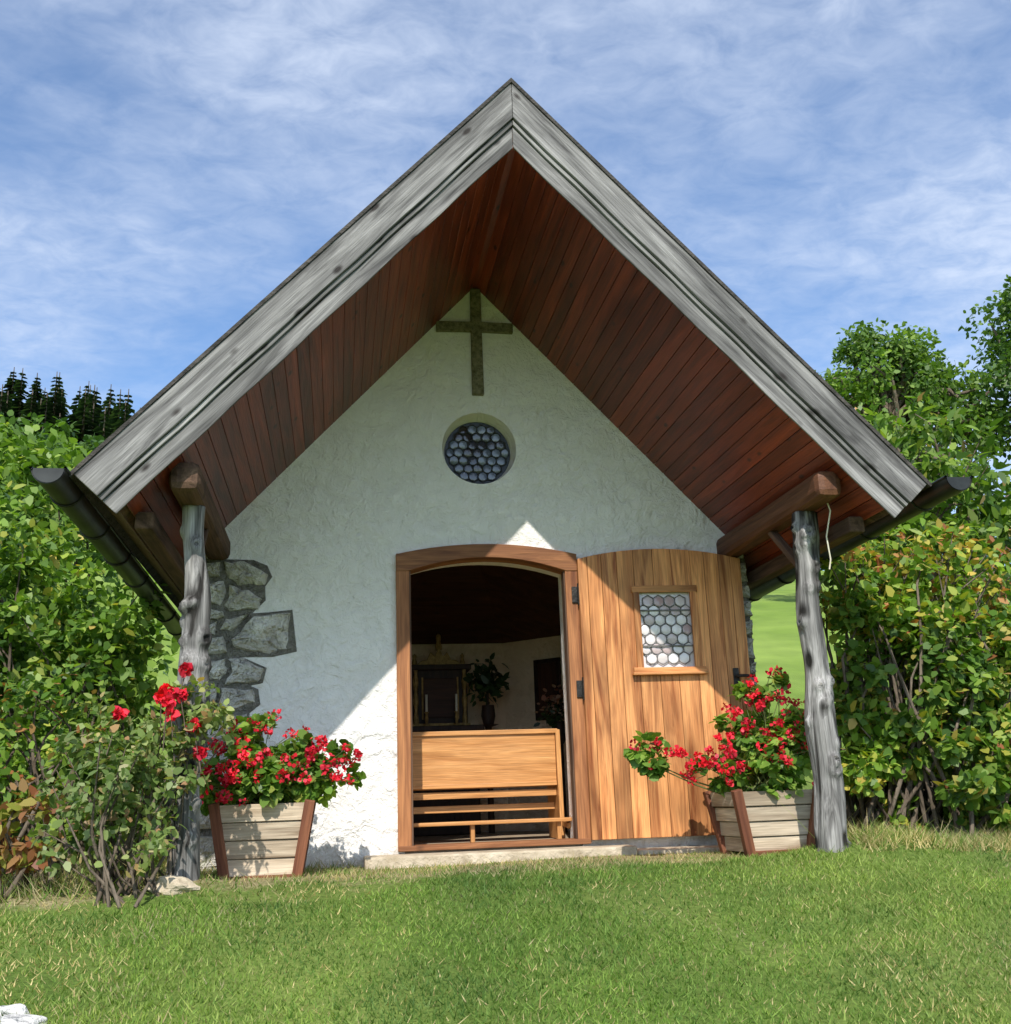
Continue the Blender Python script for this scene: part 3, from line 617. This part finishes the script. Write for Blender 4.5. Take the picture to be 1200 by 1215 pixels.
geranium(pl1[0], pl1[1], .27, [(-1.50, -.77, .46, .38, .24, .18), (-1.80, -.9, .42, .2, .15, .12), (-1.16, -.72, .50, .24, .15, .17), (-1.48, -.68, .62, .30, .16, .20)], 2800, 115)
geranium(pl2[0], pl2[1], .24, [(1.62, -.75, .46, .38, .24, .2), (1.78, -.68, .66, .32, .18, .22), (1.80, -.62, .90, .17, .12, .16), (2.0, -.75, .6, .16, .14, .2), (1.35, -.8, .42, .18, .14, .12), (1.02, -.85, .54, .12, .08, .06), (.86, -.88, .60, .11, .07, .09), (.92, -.88, .5, .07, .06, .06)], 3500, 135)

# ------------------------------------------------------------------ shrubs and trees
g_bright = leafmat("shrub_leaf_bright", [(0, (.08, .17, .02)), (.5, (.17, .29, .04)), (.9, (.29, .40, .07)), (1, (.40, .43, .09))])
g_mid = leafmat("shrub_leaf_mid", [(0, (.045, .10, .018)), (.6, (.10, .19, .035)), (1, (.19, .28, .06))])
g_yel = leafmat("shrub_leaf_yellow", [(0, (.26, .3, .04)), (.6, (.46, .42, .08)), (1, (.5, .36, .1))])
g_red = leafmat("shrub_leaf_red", [(0, (.3, .09, .04)), (.5, (.42, .18, .07)), (1, (.5, .3, .12))])
g_rose = leafmat("rose_leaf", [(0, (.12, .19, .04)), (.5, (.25, .33, .10)), (.8, (.38, .42, .17)), (1, (.48, .26, .13))])
g_tree = leafmat("tree_leaf", [(0, (.04, .09, .02)), (.6, (.08, .16, .03)), (1, (.15, .24, .05))], clump=.35)
g_tree2 = leafmat("tree_leaf_light", [(0, (.08, .15, .025)), (.6, (.145, .25, .045)), (1, (.25, .35, .08))], clump=.5)
g_con = leafmat("spruce_needle", [(0, (.02, .05, .022)), (1, (.06, .10, .045))], trans=.15, clump=.2)
# left side
plant("garden_shrub", (-3.3, 1.2, -.1), [(-3.3, 1.2, 1.0, .95, .8, 1.0), (-3.8, 1.3, 2.0, .8, .8, .8), (-2.95, .9, 1.2, .5, .5, .7), (-4.3, 1.2, 1.2, .9, .8, 1.2), (-3.0, .6, .4, .55, .5, .5), (-2.8, 1.0, 1.7, .35, .4, .5)], 300, 15000, .17, .085, [M['bark'], g_bright, g_mid, g_yel], nbranch=90, leafmix=[(1, .64), (2, .32), (3, .04)], multi=2.2)
plant("garden_shrub", (-4.6, 5.3, -.05), [(-5.2, 5.5, 3.5, 1.1, 1.2, 1.8), (-4.3, 5.4, 2.9, .9, 1.1, 1.8), (-5.8, 5.5, 2.0, 1.2, 1.2, 1.8), (-3.9, 5.0, 1.5, .9, .9, 1.2)], 210, 13500, .36, .13, [M['bark'], g_tree2, g_bright], nbranch=60, leafmix=[(1, .6), (2, .4)], multi=4, br=.03)
def roses(name, pts, blobs, base, nleaf, nclump, leafmix=None, mats=None):
    mb = MB(); P, o, CC = clumpcloud(blobs, nclump, nleaf, .075, .1); leaves(mb, P, o, .048, .62, 1)
    for e in CC[:36]:
        s_ = np.array(base)+rng.normal(0, .09, 3)*(1, 1, 0); mid = (s_+e)/2+rng.normal(0, .06, 3); tube(mb, [s_, mid, e], [.011, .007, .003], 5, 0)
    for p_ in pts:
        p_ = np.array(p_)
        for q_, rr in ((14, .012), (20, .03)):
            dd = unit(rng.normal(0, 1, (q_, 3))+(0, 0, .3)); leaves(mb, p_+dd*rr*.5, dd, .032, 1.1, 2, upb=.2, jit=.25, fold=.3)
        tube(mb, [p_-(rng.normal(0, .04), 0, .25), p_], [.004, .004], 4, 0)
    return mb.build(name, mats or [M['bark'], g_rose, gp])
roses("rose_bush", [(-1.93, -1.62, .93), (-1.92, -1.68, .86), (-1.90, -1.66, .80), (-1.84, -1.6, 1.03), (-2.16, -1.65, .80), (-1.98, -1.5, .9), (-1.79, -1.62, .74), (-1.86, -1.64, .9), (-1.75, -1.6, .6)],
      [(-2.15, -1.55, .55, .38, .3, .36), (-2.3, -1.5, .3, .28, .25, .25), (-1.76, -1.52, .85, .2, .16, .27), (-2.05, -1.6, .2, .2, .2, .25), (-1.82, -1.62, .5, .2, .15, .3)], (-2.12, -1.55, -.14), 2200, 100)
plant("garden_shrub", (-2.9, -.6, -.1), [(-2.85, -.5, .6, .5, .4, .55), (-3.4, -.4, .6, .5, .4, .6)], 80, 3000, .13, .06, [M['bark'], g_mid, g_red, g_bright], nbranch=40, leafmix=[(1, .25), (2, .1), (3, .65)], multi=2.5)
plant("garden_shrub", (-2.85, -1.2, -.1), [(-2.72, -1.2, .2, .16, .2, .2)], 14, 260, .08, .075, [M['bark'], g_red, g_yel], nbranch=10, leafmix=[(1, .6), (2, .4)])
# right side
plant("garden_shrub", (3.1, -.35, -.1), [(2.85, -.4, 1.0, .45, .4, .8), (3.3, -.3, .95, .6, .5, .95), (2.85, -.5, .35, .55, .4, .45), (3.8, -.2, .8, .5, .5, .85), (3.4, -.7, .3, .5, .3, .35)], 230, 12500, .12, .075, [M['bark'], g_bright, g_mid, g_yel, g_red], ratio=.7, nbranch=60, leafmix=[(1, .62), (2, .20), (3, .16), (4, .02)], multi=2.0)
plant("garden_shrub", (2.75, -.2, -.1), [(2.75, -.2, 1.75, .35, .3, .3), (3.2, -.15, 1.85, .45, .3, .35), (3.7, -.1, 1.9, .45, .35, .4)], 60, 1700, .13, .07, [M['bark'], g_yel, g_red, g_mid, g_bright], nbranch=60, leafmix=[(1, .3), (2, .18), (3, .15), (4, .37)], multi=1.6)
plant("apple_tree", (3.9, .9, -.1), [(3.5, .9, 2.6, .7, .6, .5), (4.2, 1.0, 3.1, .8, .6, .6), (4.5, 1.1, 2.3, .7, .6, .6), (3.3, .8, 2.3, .5, .5, .3)], 110, 4400, .2, .12, [M['bark'], g_mid, g_rose, g_bright], ratio=.42, trunk=[(3.95, .9, -.2), (3.9, .92, .6), (4.05, .9, 1.3), (4.0, .95, 2.0), (4.05, 1, 2.8)], tr=.07, nbranch=60, leafmix=[(1, .35), (2, .2), (3, .45)])
plant("garden_shrub", (5.8, 4, -.05), [(5.8, 4.5, 1.3, 1.3, 1.0, 1.5), (7.2, 4.5, 2.0, 1.4, 1.0, 1.9), (8.2, 5, 2.6, 1.4, 1.2, 2.2)], 170, 7500, .38, .13, [M['bark'], g_mid, g_tree2], nbranch=50, leafmix=[(1, .5), (2, .5)], multi=4, br=.03)
def bigtree(x, y, H, blobs, ncl, nl, cr, ls, mats):
    z0 = float(gz(x, y)); B = [(x+a, y+b, z0+c, d, e, f) for a, b, c, d, e, f in blobs]
    return plant("deciduous_tree", (x, y, z0), B, ncl, nl, cr, ls, mats, trunk=[(x, y, z0-.5), (x+.2, y, z0+H*.25), (x-.1, y, z0+H*.5), (x+.1, y, z0+H*.85)], tr=.45, nbranch=110, br=.09, hollow=.45)
bigtree(26, 25, 14, [(0, 0, 10.2, 3.4, 3, 2.8), (-3.3, 0, 8, 2.6, 2.5, 2.3), (3.3, 0, 8.5, 3, 2.6, 2.6), (0, -1, 5.8, 3.8, 3, 2.4), (-1.8, 0, 11, 2, 2, 1.7), (1.2, 0, 12, 1.9, 2, 1.5), (-1.2, 0, 11.8, 1.6, 1.6, 1.3)], 230, 29000, .75, .22, [M['bark'], g_tree])
bigtree(18.3, 26, 11, [(0, 0, 8.0, 2.6, 2.5, 2.2), (-2.0, 0, 6.8, 2.0, 2, 1.8), (2.3, 0, 6.7, 2.4, 2, 2), (0, 0, 4.5, 3, 2.4, 2), (.4, 0, 9.2, 1.6, 1.6, 1.2)], 170, 20000, .65, .21, [M['bark'], g_tree2])
bigtree(33, 30, 14, [(0, 0, 8, 4.5, 3, 4), (3, 0, 11, 4, 3, 3)], 120, 10000, 1.1, .32, [M['bark'], g_tree])
mb = MB()
def spruce(mb, x, y, h):
    z0 = float(gz(x, y)); tube(mb, [(x, y, z0-.5), (x, y, z0+h)], [.2, .03], 5, 0); nl = 24
    for k in range(nl):
        t = k/nl; z = z0+h*(.06+.92*t); rad = (1-t)**.8*h*.26+.15; nbq = int(12-5*t)
        for j in range(nbq):
            a = rng.uniform(0, 6.283); r = rad*rng.uniform(.6, 1.2); d = np.array([math.cos(a), math.sin(a), 0]); pr = np.array([-d[1], d[0], 0]); c0 = np.array([x, y, z])
            w_ = r*.3+.1; dr = -r*.35
            mb.add([c0, c0+d*r*.5+pr*w_+(0, 0, dr*.3), c0+d*r+(0, 0, dr), c0+d*r*.5-pr*w_+(0, 0, dr*.5)], [(0, 1, 2, 3)], 1)
for k in range(135):
    x = rng.uniform(-46, -8.5); y = rng.uniform(56, 84); h = rng.uniform(5, 8.5)*(1 if x < -14 else .8); spruce(mb, x, y, h)
P, o, CC = clumpcloud([(x, rng.uniform(52, 62), float(gz(x, 57))+3.0, 2.4, 2, 2.8) for x in np.linspace(-30, -9.5, 13)], 200, 9000, .9); leaves(mb, P, o, .42, .7, 2)
mb.build("spruce_forest", [M['bark'], g_con, g_tree])
def rock(x, y, s, seed, mat='rock', sink=.3):
    bm = bmesh.new(); bmesh.ops.create_icosphere(bm, subdivisions=3, radius=1); rg = np.random.default_rng(seed); ph = rg.uniform(0, 6, 6)
    for v_ in bm.verts:
        c = v_.co; k = 1+.18*math.sin(c.x*3+ph[0])+.14*math.sin(c.y*4+ph[1])+.12*math.sin(c.z*5+c.x*4+ph[2]); v_.co = Vector((c.x*s[0]*k, c.y*s[1]*k, c.z*s[2]*k))
    me = bpy.data.meshes.new("rock"); bm.to_mesh(me); bm.free(); o = link("rock", me, M[mat], None); o.location = (x, y, float(gz(x, y))+s[2]*sink)
rock(-2.14, -3.13, (.09, .06, .03), 1); rock(-2.22, -3.02, (.06, .05, .03), 4); rock(-1.86, -1.56, (.13, .07, .05), 2, 'step', .1)

# ------------------------------------------------------------------ sky + sun
d = Vector((.34, 1.88, -1.90)); sl = bpy.data.lights.new("sun", 'SUN'); sl.energy = 5.0; sl.angle = R(.5); sl.color = (1, .95, .87)
so = bpy.data.objects.new("sun", sl); COL.objects.link(so); so.rotation_euler = d.to_track_quat('-Z', 'Y').to_euler(); so.location = (-4, -14, 14)
w = bpy.data.worlds.new("World"); scene.world = w; w.use_nodes = True; nt = w.node_tree; nt.nodes.clear()
out = nt.nodes.new("ShaderNodeOutputWorld"); bg = nt.nodes.new("ShaderNodeBackground"); bg.inputs[1].default_value = .15
sky = nt.nodes.new("ShaderNodeTexSky"); sky.sky_type = 'NISHITA'; sky.sun_disc = False
sky.sun_elevation = math.asin(-d.z/d.length); sky.sun_rotation = math.atan2(-d.x, -d.y); sky.altitude = 900; sky.air_density = 1.0; sky.dust_density = .4; sky.ozone_density = 1.5
tc = nt.nodes.new("ShaderNodeTexCoord"); sx = nt.nodes.new("ShaderNodeSeparateXYZ"); L(nt, tc.outputs["Generated"], sx.inputs[0])
zz = N(nt, "ShaderNodeMath", operation='MAXIMUM'); L(nt, sx.outputs[2], zz.inputs[0]); zz.inputs[1].default_value = .02
za = N(nt, "ShaderNodeMath", operation='ADD'); L(nt, zz.outputs[0], za.inputs[0]); za.inputs[1].default_value = .12
dx = N(nt, "ShaderNodeMath", operation='DIVIDE'); L(nt, sx.outputs[0], dx.inputs[0]); L(nt, za.outputs[0], dx.inputs[1])
dy = N(nt, "ShaderNodeMath", operation='DIVIDE'); L(nt, sx.outputs[1], dy.inputs[0]); L(nt, za.outputs[0], dy.inputs[1])
cb = N(nt, "ShaderNodeCombineXYZ"); L(nt, dx.outputs[0], cb.inputs[0]); L(nt, dy.outputs[0], cb.inputs[1])
mp = N(nt, "ShaderNodeMapping"); L(nt, cb.outputs[0], mp.inputs[0]); mp.inputs["Rotation"].default_value = (0, 0, R(25)); mp.inputs["Scale"].default_value = (.9, 1.2, 1); mp.inputs["Location"].default_value = (3.1, 1.2, 0)
n1 = noise(nt, mp.outputs[0], 1.1, 6, .58, .3); n2 = noise(nt, mp.outputs[0], 15, 4, .62, .4)
r1 = ramp(nt, [(.34, (.12,)*3), (.64, (.78,)*3)], n1); r2 = ramp(nt, [(.3, (.45,)*3), (.68, (1,)*3)], n2)
cf = mixc(nt, 1.0, r1.outputs[0], r2.outputs[0], 'MULTIPLY')
blue = mixc(nt, 1.0, sky.outputs[0], (.95, 1.22, 1.42), 'MULTIPLY')
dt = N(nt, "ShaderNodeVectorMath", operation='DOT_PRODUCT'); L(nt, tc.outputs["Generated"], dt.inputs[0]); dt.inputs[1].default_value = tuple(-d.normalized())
cc = ramp(nt, [(0.0, (.50, .56, .67)), (.35, (.66, .68, .74)), (1.0, (1, .98, .95))], dt.outputs["Value"])  # extra brightness put into clouds toward the sun to lift the wall's ambient light
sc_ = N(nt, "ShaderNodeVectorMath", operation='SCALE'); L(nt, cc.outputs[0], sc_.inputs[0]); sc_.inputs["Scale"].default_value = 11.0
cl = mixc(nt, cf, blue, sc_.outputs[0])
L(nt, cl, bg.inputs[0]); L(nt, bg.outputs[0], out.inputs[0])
scene.view_settings.view_transform = 'Standard'; scene.view_settings.look = 'None'; scene.view_settings.exposure = 0

# ------------------------------------------------------------------ camera
psi, th, rho = .1626, .2618, .0355
sp, cp, st_, ct = math.sin(psi), math.cos(psi), math.sin(th), math.cos(th)
F_ = Vector((sp*ct, cp*ct, st_)); r0 = Vector((cp, -sp, 0)); u0 = Vector((-sp*st_, -cp*st_, ct))
r_ = r0*math.cos(rho) - u0*math.sin(rho); u_ = u0*math.cos(rho) + r0*math.sin(rho)
cam = bpy.data.cameras.new("camera"); co = bpy.data.objects.new("camera", cam); COL.objects.link(co)
mw = Matrix((r_, u_, -F_)).transposed().to_4x4(); mw.translation = (-1.0436, -7.4666, .3275); co.matrix_world = mw
cam.sensor_fit = 'HORIZONTAL'; cam.sensor_width = 36; cam.lens = 1254.4/1200*36; cam.clip_end = 2000; cam.clip_start = .05
scene.camera = co
